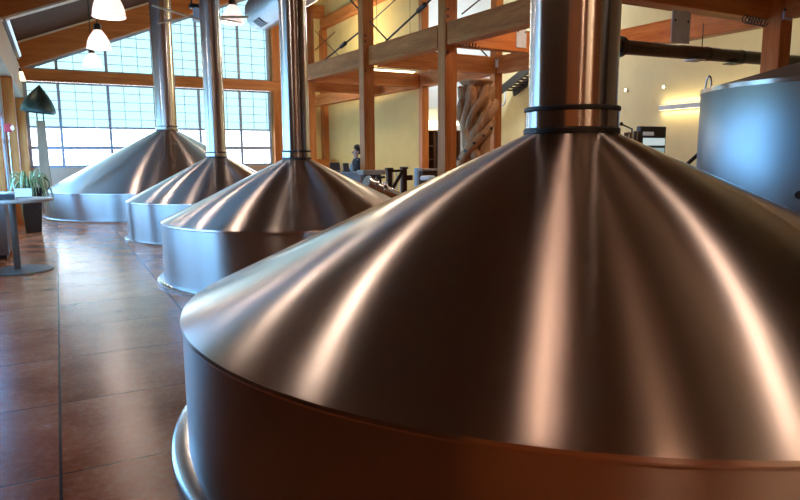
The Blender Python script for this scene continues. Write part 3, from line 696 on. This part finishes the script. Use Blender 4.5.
# lamp sculpture: pale pillar, two rods, dark pointed dome
qx, qy = -.36, 23.6
t = thing('dome_sculpture', 'dark green pointed dome on two rods above a pale wooden pillar by the end windows', 'sculpture', (qx, qy, 0))
mb = MB(); vs = []
for w, z in ((.46, 0), (.32, 1.0), (.25, 2.82)):
    for a, b in ((-1, -1), (1, -1), (1, 1), (-1, 1)): vs.append((qx+a*w/2, qy+b*w/2, z))
mb.add(vs, [(3, 2, 1, 0), (8, 9, 10, 11)] + [(4*l+i, 4*l+(i+1) % 4, 4*l+4+(i+1) % 4, 4*l+4+i) for l in (0, 1) for i in range(4)])
mb.build('pillar', W_PALE, t, bevel=.015)
for s in (-1, 1): MB().tube([(qx+.09*s, qy, 2.8), (qx+.09*s, qy, 3.55)], .02, 10).build('rod', BLACKM, t, smooth=50)
prof = []
for k in range(17):
    u = k/16; prof.append((.5*(1-(1-u)**1.6), 3.95-.84*u))
prof2 = [(max(0, r-.03), z-.035) for r, z in reversed(prof)]
dm = MB().lathe(prof+[(r, z) for r, z in prof2], 48, (qx, qy, 0), closed=False)
R_ = Matrix.Rotation(math.radians(6), 3, 'Y'); pv = Vector((qx, qy, 3.5)); dm.v = [pv+R_ @ (v-pv) for v in dm.v]
dm.build('dome', PATINA, t, smooth=50)
# red alarm box on the wall
mb = MB()
t = thing('fire_alarm', 'small red fire alarm box with a pale conduit on the left wall', 'alarm', (-.86, 15.2, 2.2))
p = at(8, 128, 0, -.98)
ya = 13.2-.162
t.location = (-.9, ya, 2.2)
pa = at(8, 128, 1, 17.9)
t.location = pa
MB().box(pa+Vector((0, .0, 0)), (.16, .08, .2)).build('alarm_box', RED, t, bevel=.01)
MB().ell(pa+Vector((.09, -.02, 0)), (.04, .04, .06)).build('strobe', TUBE, t, smooth=60)
MB().tube([pa+Vector((0, .0, -.1)), (pa.x, pa.y, .86)], .012, 8).build('conduit', CHROME, t)

# ------------------------------------------------------------------ behind the kettles: counter, person, railing, fittings
t = thing('bar_counter', 'blue panelled counter in front of the person', 'counter', (5.6, 13.6, 0))
MB().span((4.85, 13.45, 0), (6.22, 13.95, 1.235)).build('counter_front', BLUEP, t, bevel=.01)
MB().span((4.83, 13.42, 1.235), (6.24, 14.0, 1.27)).build('counter_top', BLUEP, t, bevel=.008)
a = at(363, 172, 1, 12.2); b = at(383, 172, 1, 12.2)
t = thing('stone_counter', 'dark short counter with a grey stone top below the second post', 'counter', ((a.x+b.x)/2, 12.4, 0))
MB().span((a.x+.04, 12.2, 0), (b.x-.04, 12.4, a.z-.06)).build('cabinet', W_DARK, t, bevel=.01)
MB().span((a.x-.03, 12.12, a.z-.06), (b.x+.03, 12.44, a.z+.04)).build('stone_top', STONE, t, bevel=.012)
def on_counter(px, py0, py1, w, name, mat, label, cat, Y=13.6, d=.2):
    p = at(px, py0, 1, Y); h = (at(px, py1, 1, Y)-p).z
    t = thing(name, label, cat, (p.x, Y, 1.27))
    return t, p.x, Y, 1.27
t, x, y, z = on_counter(335, 170, 163, .1, 'cash_terminal', BINDER, 'dark till screen at the left end of the blue counter', 'till')
MB().box((x, y, z+.02), (.2, .16, .03)).build('till_base', BINDER, t); MB().box((x, y, z+.13), (.24, .03, .18), Matrix.Rotation(-.25, 3, 'X')).build('till_screen', BINDER, t, bevel=.006)
t, x, y, z = on_counter(346, 170, 163, .1, 'card_reader', BINDER, 'dark card machine beside the till on the blue counter', 'card machine')
MB().box((x, y, z+.02), (.13, .16, .03)).build('reader_base', BINDER, t); MB().box((x, y, z+.12), (.14, .04, .17), Matrix.Rotation(-.2, 3, 'X')).build('reader_screen', BINDER, t, bevel=.006)
t, x, y, z = on_counter(351.5, 170, 163, .1, 'water_bottle', BLUEP, 'light blue bottle on the counter in front of the person', 'bottle')
MB().lathe([(0, 0), (.04, 0), (.042, .01), (.042, .13), (.02, .17), (.018, .19), (0, .19)], 20, (x, y, z)).build('bottle_body', BLUEP, t, smooth=50)
MB().lathe([(0, .19), (.02, .19), (.02, .215), (0, .215)], 16, (x, y, z)).build('cap', PAPER, t)
# low timber ledge left of the counter
mb = MB().span((8.2, 23.9, 0), (9.6, 24.5, 1.55)); tag(mb.build('timber_ledge', W_X, bevel=.01, origin=base_of(mb)), 'brown timber ledge along the yellow end wall', 'ledge')

# person ---------------------------------------------------------
def skin_body(name, joints, edges, mat, parent, loc, rz, sc=1., sub=2):
    R_ = Matrix.Rotation(rz, 3, 'Z')
    me = bpy.data.meshes.new(name); keys = list(joints); idx = {k: i for i, k in enumerate(keys)}
    me.from_pydata([R_ @ Vector(joints[k][0])*sc for k in keys], [(idx[a], idx[b]) for a, b in edges], []); me.materials.append(mat)
    o = bpy.data.objects.new(name, me); C.objects.link(o); o.parent = parent; o.location = (0, 0, 0)
    o.modifiers.new('skin', 'SKIN').use_smooth_shade = True
    for i, k in enumerate(keys):
        v = me.skin_vertices[0].data[i]; r = joints[k][1]; v.radius = (r*sc, r*sc) if not isinstance(r, tuple) else (r[0]*sc, r[1]*sc); v.use_root = (i == 0)
    s = o.modifiers.new('sub', 'SUBSURF'); s.levels = sub; s.render_levels = sub
    return o
hp = at(357, 148, 1, 14.55); psc = 1.0
t = thing('person', 'dark haired person in a black jacket standing behind the blue counter', 'person', (hp.x, 14.55, 0))
SKIN = plain('skin', (.55, .33, .24), .5); JACKET = plain('black_jacket_cloth', (.02, .02, .026), .8); TROUS = plain('dark_trousers', (.03, .033, .05), .8); HAIR = plain('dark_hair', (.018, .011, .008), .5, 0, .4, 40)
J = {'pel': ((0, 0, 1.0), .13), 'wai': ((0, 0, 1.15), .12), 'che': ((0, .0, 1.38), .145), 'nec': ((0, -.01, 1.57), .05), 'hd0': ((0, -.03, 1.63), .055), 'hd1': ((0, -.03, 1.68), .072), 'hd2': ((0, -.015, 1.76), .08), 'hd3': ((0, -.01, 1.82), .055)}
E = [('pel', 'wai'), ('wai', 'che'), ('che', 'nec'), ('nec', 'hd0'), ('hd0', 'hd1'), ('hd1', 'hd2'), ('hd2', 'hd3')]
for s, n_ in ((-1, 'l'), (1, 'r')):
    if s > 0: sh, el, wr, pm = (.2, 0, 1.51), (.27, -.08, 1.24), (.16, -.3, 1.3), (.12, -.37, 1.34)
    else: sh, el, wr, pm = (-.2, 0, 1.51), (-.27, -.04, 1.2), (-.2, -.27, 1.16), (-.17, -.35, 1.17)
    J.update({'sh'+n_: (sh, .062), 'el'+n_: (el, .046), 'wr'+n_: (wr, .029), 'pm'+n_: (pm, .034)})
    E += [('che', 'sh'+n_), ('sh'+n_, 'el'+n_), ('el'+n_, 'wr'+n_), ('wr'+n_, 'pm'+n_)]
    pv = Vector(pm); dv = (pv-Vector(wr)).normalized(); side = dv.cross(Vector((0, 0, 1))).normalized()
    for q, (off, ln) in enumerate(((-.03, .07), (-.01, .082), (.01, .078), (.03, .06))):
        a_ = pv+side*off*.9+dv*.03; b_ = a_+dv*ln*.6; c_ = b_+dv*ln*.3-Vector((0, 0, .03))
        J.update({f'f{q}a'+n_: (tuple(a_), .0095), f'f{q}b'+n_: (tuple(b_), .009), f'f{q}c'+n_: (tuple(c_), .008)}); E += [('pm'+n_, f'f{q}a'+n_), (f'f{q}a'+n_, f'f{q}b'+n_), (f'f{q}b'+n_, f'f{q}c'+n_)]
    th = Vector(wr).lerp(pv, .5)-side*s*.05; J.update({'t1'+n_: (tuple(th), .011), 't2'+n_: (tuple(th+dv*.05-side*s*.015), .009)}); E += [('wr'+n_, 't1'+n_), ('t1'+n_, 't2'+n_)]
    J.update({'hi'+n_: ((.1*s, 0, .93), .1), 'kn'+n_: ((.11*s, -.02, .5), .065), 'an'+n_: ((.11*s, .01, .1), .042), 'to'+n_: ((.12*s, -.15, .045), .042)})
    E += [('pel', 'hi'+n_), ('hi'+n_, 'kn'+n_), ('kn'+n_, 'an'+n_), ('an'+n_, 'to'+n_)]
PR = math.radians(-98)
skin_body('body', J, E, SKIN, t, None, PR, psc)
Jj = {k: (J[k][0], J[k][1]+.022) for k in ('pel', 'wai', 'che', 'shl', 'ell', 'wrl', 'shr', 'elr', 'wrr')}; Jj['nec'] = ((0, 0, 1.6), .078)
skin_body('jacket', Jj, [('wai', 'pel'), ('wai', 'che'), ('che', 'nec'), ('che', 'shl'), ('shl', 'ell'), ('ell', 'wrl'), ('che', 'shr'), ('shr', 'elr'), ('elr', 'wrr')], JACKET, t, None, PR, psc)
Jt = {k: (J[k][0], J[k][1]+.018) for k in ('pel', 'hil', 'knl', 'anl', 'hir', 'knr', 'anr')}
skin_body('trousers', Jt, [('pel', 'hil'), ('hil', 'knl'), ('knl', 'anl'), ('pel', 'hir'), ('hir', 'knr'), ('knr', 'anr')], TROUS, t, None, PR, psc)
Rp = Matrix.Rotation(PR, 3, 'Z'); base = Vector((hp.x, 14.55, 0))
hm = MB()
for k in range(26):
    a = random.uniform(0, 2*PI); e_ = random.uniform(.15, 1.5)
    v = Vector((.088*math.cos(a)*math.cos(e_), .088*math.sin(a)*math.cos(e_)+.02, .1*math.sin(e_)))
    if v.y < -.035 and v.z < .06: continue
    hm.ell(base+Rp @ (Vector((0, -.005, 1.79))+v), (.042, .042, .04), 10, 7)
hm.ell(base+Rp @ Vector((0, .03, 1.78)), (.09, .085, .11), 16, 10, Rp)
hm.build('hair', HAIR, t, smooth=60)
MB().ell(base+Rp @ Vector((0, -.115, 1.72)), (.014, .024, .022), 10, 8, Rp).build('nose', SKIN, t, smooth=60)
for s in (-1, 1):
    MB().ell(base+Rp @ Vector((.033*s, -.093, 1.75)), (.014, .008, .008), 10, 6, Rp).build('eye', BLACKM, t, smooth=60)
    MB().ell(base+Rp @ Vector((.09*s, 0, 1.73)), (.012, .022, .034), 10, 8, Rp).build('ear', SKIN, t, smooth=60)
MB().ell(base+Rp @ Vector((0, -.098, 1.67)), (.026, .008, .007), 10, 6, Rp).build('mouth', plain('lips', (.4, .17, .14), .5), t, smooth=60)

# staircase railing in the V between the cones
YR = 11.0
t = thing('stair_railing', 'dark wooden stair railing with two newel posts seen between the cones', 'railing', (5.8, YR, 0))
for px, ty_ in ((389, 167), (404, 166)):
    p = at(px, ty_, 1, YR)
    MB().span((p.x-.045, YR-.045, 0), (p.x+.045, YR+.045, p.z-.06)).build('newel_post', W_DARK, t, bevel=.006)
    MB().prism([(p.x-.068, YR-.068, p.z-.06), (p.x+.068, YR-.068, p.z-.06), (p.x+.068, YR+.068, p.z-.06), (p.x-.068, YR+.068, p.z-.06)], (0, 0, .045)).build('post_cap', W_DARK, t, bevel=.015)
a, b = at(389, 171, 1, YR), at(404, 171, 1, YR)
MB().bar((a.x, YR, a.z), (b.x, YR, a.z), .06, .05).build('top_rail', W_DARK, t, bevel=.006)
MB().bar((a.x, YR, .12), (b.x, YR, .12), .05, .05).build('bottom_rail', W_DARK, t)
for k in range(1, 4):
    x = a.x+(b.x-a.x)*k/4; MB().tube([(x, YR, .12), (x, YR, a.z)], .011, 8).build('baluster', BRACK, t, smooth=50)
MB().bar(at(393, 188, 1, YR-.1), at(402, 172, 1, YR-.1), .05, .06).build('handrail', W_DARK, t, bevel=.008)
p = at(404, 178, 1, YR); q = at(412, 177.5, 1, YR)
MB().bar(p, q, .07, .1).build('rail_stub', W_DARK, t, bevel=.008)
# steel valve manifold
YV = 9.6
t = thing('pipe_manifold', 'shiny steel pipe and valve fittings lying in the gap between two cones', 'pipework', (at(375, 187, 1, YV).x, YV, 0))
a, b = at(366, 183, 1, YV), at(392, 193, 1, YV)
MB().tube([a, a.lerp(b, .3), a.lerp(b, .31), b], [.115, .115, .085, .085], 28).build('pipe_body', CHROME, t, smooth=40)
for u in (.0, .28, .62): q = a.lerp(b, u); d = (b-a).normalized(); MB().tube([q, q+d*.035], .135, 28).build('flange', CHROME, t, smooth=40)
q = a.lerp(b, .55); MB().tube([q, q+Vector((0, 0, .19))], .02, 10).build('valve_stem', BLACKM, t); MB().tube([q+Vector((-.08, 0, .19)), q+Vector((.08, 0, .19))], .022, 10).build('valve_handle', BLACKM, t, smooth=50)
for u in (.15, .9): q = a.lerp(b, u); MB().tube([(q.x, q.y, 0), (q.x, q.y, q.z-.05)], .03, 12).build('stand', BLACKM, t)
MB().tube([b, b+Vector((.12, 0, -.05)), b+Vector((.2, .05, -.2)), b+Vector((.2, .05, -.9))], .07, 20).build('elbow', CHROME, t, smooth=50)
# blue cabinet and host stand at the foot of the rear post
p, q = at(417, 168, 1, 13.6), at(421.5, 168, 1, 13.6)
t = thing('blue_cabinet', 'narrow light blue cabinet left of the thick brown post', 'cabinet', ((p.x+q.x)/2, 13.8, 0))
MB().span((p.x, 13.6, 0), (q.x, 13.75, p.z)).build('cabinet_body', BLUEP, t, bevel=.01); MB().box(((p.x+q.x)/2+.04, 13.59, 1.0), (.015, .02, .12)).build('handle', CHROME, t)
p, q = at(423, 169, 1, 12.6), at(437, 185, 1, 12.6)
t = thing('host_stand', 'dark wooden stand with a grey top left of the thick brown post', 'stand', ((p.x+q.x)/2, 12.8, 0))
MB().span((p.x, 12.6, 0), (q.x, 13.0-.2, p.z-.05)).build('stand_body', W_DARK, t, bevel=.01); MB().span((p.x-.05, 12.55, p.z-.05), (q.x+.05, 12.83, p.z)).build('stand_top', STONE, t, bevel=.008)
p = at(428, 178, 1, 11.9)
t = thing('bar_stool', 'stool with a round cream seat in front of the dark stand', 'stool', (p.x, 11.9, 0))
MB().lathe([(0, p.z-.05), (.14, p.z-.05), (.17, p.z-.03), (.17, p.z+.02), (.13, p.z+.05), (0, p.z+.055)], 32, (p.x, 11.9, 0)).build('seat', PAPER, t, smooth=50)
for k in range(4):
    a = PI/4+k*PI/2; MB().tube([(p.x+.1*math.cos(a), 11.9+.1*math.sin(a), p.z-.05), (p.x+.19*math.cos(a), 11.9+.19*math.sin(a), 0)], .015, 10).build('leg', BLACKM, t)
# bar hood with cove lamp and back cabinet in the side room
YH = 18.2
p, q = at(425, 109, 1, YH), at(466, 123, 1, YH)
t = thing('bar_hood', 'white sloped hood with a glowing warm cove behind the thick brown post', 'hood', ((p.x+q.x)/2, YH, q.z))
zt_, zb_ = at(440, 96, 1, YH).z, at(440, 111, 1, YH).z
MB().prism([(10.06, YH, zb_-.05), (12.3, YH, zb_+.25), (12.3, YH, zt_+.35), (10.06, YH, zt_+.1)], (0, .78, 0)).build('hood_shell', BLUEG, t, bevel=.01)
MB().span((10.4, YH+.3, zb_-.42), (12.2, YH+.76, zb_-.3)).build('cove_lamp', WARM, t)
t = thing('back_bar', 'dark back bar cabinet with open shelves under the glowing hood', 'cabinet', (11.3, 18.6, 0))
MB().span((10.3, 18.45, 0), (12.4, 18.98, 1.05)).build('base_unit', W_DARK, t, bevel=.01)
for x in (10.42, 11.3, 12.3): MB().span((x-.04, 18.6, 1.05), (x+.04, 18.98, 2.5)).build('upright', W_DARK, t)
for z in (1.5, 1.95, 2.46): MB().span((10.42, 18.62, z), (12.3, 18.97, z+.04)).build('shelf', W_DARK, t)
MB().span((10.42, 18.96, 1.05), (12.3, 18.985, 2.5)).build('back_panel', W_DARK, t)
# open stair climbing the far side room wall
t = thing('open_stair', 'dark open stair climbing above the carved column toward the largest stack', 'stair', (13.4, 17.5, 0))
a, b = at(499, 92, 0, 13.3), at(534, 64, 0, 13.3)
for dx in (0, .6): MB().bar(a+Vector((dx, 0, 0)), b+Vector((dx, 0, 0)), .05, .26).build('stringer', BLACKM, t)
for k in range(10):
    c = a.lerp(b, (k+.5)/10); MB().box((c.x+.3, c.y, c.z+.03), (.6, .22, .04)).build('tread', W_DARK, t)
c = at(505, 92, 0, 13.25); MB().tube([c, c+Vector((0, 0, -.32)), c+Vector((0, .05, -.4)), c+Vector((0, .16, -.42))], .035, 12).build('drop_pipe', BRACK, t, smooth=50)
MB().tube([(b.x+.3, b.y, b.z-.1), (b.x+.3, b.y, 0)], .06, 12).build('support_post', BLACKM, t)
# control desk items right of the largest stack
YM = 8.0
a, b = at(641, 126, 1, YM), at(665, 157, 1, YM)
t = thing('control_monitor', 'grey control panel screen standing right of the largest stack', 'screen', ((a.x+b.x)/2, YM, 0))
MB().span((a.x, YM, b.z-.15), (b.x, YM+.1, a.z)).build('screen_frame', plain('dark_grey_frame', (.07, .085, .095), .4), t, bevel=.012)
def glow(mb, nm, st, col): return mb.build(nm, emit('screen_'+nm, col, st), t)
w_ = b.x-a.x; h_ = a.z-b.z
glow(MB().span((a.x+.1*w_, YM-.006, a.z-.62*h_), (a.x+.95*w_, YM+.01, a.z-.38*h_)), 'bright_window', .55, (.62, .8, .82))
glow(MB().span((a.x+.1*w_, YM-.006, a.z-.95*h_), (a.x+.95*w_, YM+.01, a.z-.70*h_)), 'lower_window', .3, (.5, .75, .8))
glow(MB().span((a.x+.08*w_, YM-.006, a.z-.30*h_), (a.x+.5*w_, YM+.01, a.z-.18*h_)), 'title_bar', .2, (.6, .62, .64))
MB().span(((a.x+b.x)/2-.06, YM+.02, 0), ((a.x+b.x)/2+.06, YM+.09, b.z-.1)).build('pedestal', BLACKM, t)
t = thing('sample_canister', 'steel canister with an arm between the largest stack and the screen', 'canister', (at(629, 140, 1, YM).x, YM, 0))
p = at(628, 140, 1, YM)
MB().lathe([(0, 0), (.09, 0), (.09, p.z+.1), (.07, p.z+.13), (0, p.z+.13)], 28, (p.x, YM, 0)).build('canister_body', CHROME, t, smooth=40)
q0, q1 = at(621, 124, 1, YM), at(632, 129, 1, YM); MB().tube([q0, q1, (q1.x, q1.y, p.z)], .014, 8).build('arm', BLACKM, t, smooth=40); MB().ell(q0, (.035, .035, .035)).build('knob', BLACKM, t, smooth=60)
for i, px in enumerate((635, 639)):
    p = at(px, 131, 1, YM+.05)
    mb = MB().lathe([(0, 0), (.035, 0), (.035, p.z-.02), (.02, p.z), (0, p.z)], 16, (p.x, YM+.05, 0))
    tag(mb.build('steel_pipe', DUCTM if i else LEGM, smooth=40, origin=(p.x, YM+.05, 0)), 'slim upright dark pipe %s' % ('touching the left edge of the control screen' if i else 'right beside the steel canister'), 'pipe', 'slim pipes beside the screen')
# black handrail left of the tank
a = at(685, 166, 1, 6.6); b = at(703, 150, 1, 6.6)
t = thing('handrail', 'black curved handrail just left of the round tank', 'handrail', (a.x, 6.6, 0))
MB().tube([(a.x-.25, 6.6, 0), (a.x-.25, 6.6, a.z-.1), a+Vector((-.2, 0, .0)), a, a.lerp(b, .5), b, b+(b-a)*.5], .03, 12).build('rail_tube', BLACKM, t, smooth=60)

# ------------------------------------------------------------------ outside
mb = MB().span((-60, 25.6, -.5), (80, 140, -.35)); o = struct('ground', mb, plain('pale_gravel_ground', (.72, .74, .76), .9))
mb = MB().span((-60, -60, -.5), (-1.6, 25.5, -.36)); struct('ground_side', mb, plain('pale_gravel_side', (.72, .74, .76), .9))
p0, p1 = at(216, 138, 1, 60), at(262, 150, 1, 60)
t = thing('distant_building', 'pale low building beyond the clear windows behind the second stack', 'building', ((p0.x+p1.x)/2, 61, -.35))
MB().span((p0.x-4, 60, -.35), (p1.x+3, 66, p0.z)).build('wall', PAPER, t)
MB().span((p0.x-4.4, 59.6, p0.z), (p1.x+3.4, 66.4, p0.z+.5)).build('roof', BLUEG, t)
for k in range(5): x = p0.x-3+k*3; MB().span((x, 59.9, 1.5), (x+1.4, 60.05, 3)).build('window', BRACK, t)

# ------------------------------------------------------------------ light
w = bpy.data.worlds.new('sky'); bpy.context.scene.world = w; w.use_nodes = True
nt = w.node_tree; bg = nt.nodes['Background']; tc = nt.nodes.new('ShaderNodeTexCoord'); sp = nt.nodes.new('ShaderNodeSeparateXYZ')
nt.links.new(tc.outputs['Generated'], sp.inputs[0])
r = nt.nodes.new('ShaderNodeValToRGB'); r.color_ramp.elements[0].color = (.92, .96, 1, 1); r.color_ramp.elements[1].color = (.72, .87, 1, 1)
nt.links.new(sp.outputs[2], r.inputs[0])
mr = nt.nodes.new('ShaderNodeMapRange'); mr.inputs[1].default_value = .1; mr.inputs[2].default_value = -1.; mr.inputs[3].default_value = 1.; mr.inputs[4].default_value = 1.35   # the sky is brighter on the left, sunward side
nt.links.new(sp.outputs[0], mr.inputs[0]); vs_ = nt.nodes.new('ShaderNodeVectorMath'); vs_.operation = 'SCALE'
nt.links.new(r.outputs[0], vs_.inputs[0]); nt.links.new(mr.outputs[0], vs_.inputs['Scale']); nt.links.new(vs_.outputs[0], bg.inputs[0]); bg.inputs[1].default_value = 8.5
def portal(loc, rot, sx_, sy_):
    l = bpy.data.lights.new('window_portal', 'AREA'); l.shape = 'RECTANGLE'; l.size = sx_; l.size_y = sy_; l.cycles.is_portal = True
    o = bpy.data.objects.new('window_portal', l); C.objects.link(o); o.location = loc; o.rotation_euler = rot
portal((3.4, YE+.25, 2.9), (-PI/2, 0, 0), 8.5, 3.2); portal((4.6, YE+.25, 6.1), (-PI/2, 0, 0), 6.4, 3.2)
portal((XL-.25, 15.9, 2.2), (0, -PI/2, 0), 2.8, 17.8)
def area(loc, rot, sx_, sy_, e_, col, name):
    l = bpy.data.lights.new(name, 'AREA'); l.shape = 'RECTANGLE'; l.size = sx_; l.size_y = sy_; l.energy = e_; l.color = col
    o = bpy.data.objects.new(name, l); C.objects.link(o); o.location = loc; o.rotation_euler = rot
def pt(loc, e_, col, name, r=.1):
    l = bpy.data.lights.new(name, 'POINT'); l.energy = e_; l.color = col; l.shadow_soft_size = r
    o = bpy.data.objects.new(name, l); C.objects.link(o); o.location = loc
area((7.78, 14.81, 3.74), (0, 0, 0), 1.2, .08, 45, (1, .86, .6), 'strip_light')
area((11.2, 18.75, 2.6), (PI*.75, 0, 0), 1.8, .1, 14, (1, .75, .4), 'cove_light')
pt((11.8, 8.5, 5.0), 62, (1, .92, .68), 'side_room_fill', .3)  # added point light without a fixture, fills the side room
pt((11.8, 14.5, 5.0), 62, (1, .92, .68), 'side_room_fill', .3)  # second added fill of the side room, no fixture
pt((8.2, 20.5, 5.6), 200, (1, .88, .66), 'mezzanine_fill', .3)  # added fill without a fixture, brightens the yellow walls
pt((12.2, 16.2, 5.6), 330, (.85, .93, 1), 'side_room_end_fill', .3)  # added cool fill without a fixture, brightens the blue-grey wall
pt((2.5, -3.8, 4.2), 90, (1, .7, .42), 'rear_hall_fill', 1.0)  # added warm fill behind the camera, no fixture, for the steel to reflect

sc = bpy.context.scene
sc.view_settings.view_transform = 'Standard'; sc.view_settings.look = 'None'; sc.view_settings.gamma = 1; sc.view_settings.exposure = .4
sc.view_settings.use_curve_mapping = False
sc.cycles.max_bounces = 10; sc.cycles.diffuse_bounces = 4; sc.cycles.glossy_bounces = 5; sc.cycles.transparent_max_bounces = 12
sc.cycles.sample_clamp_indirect = 6
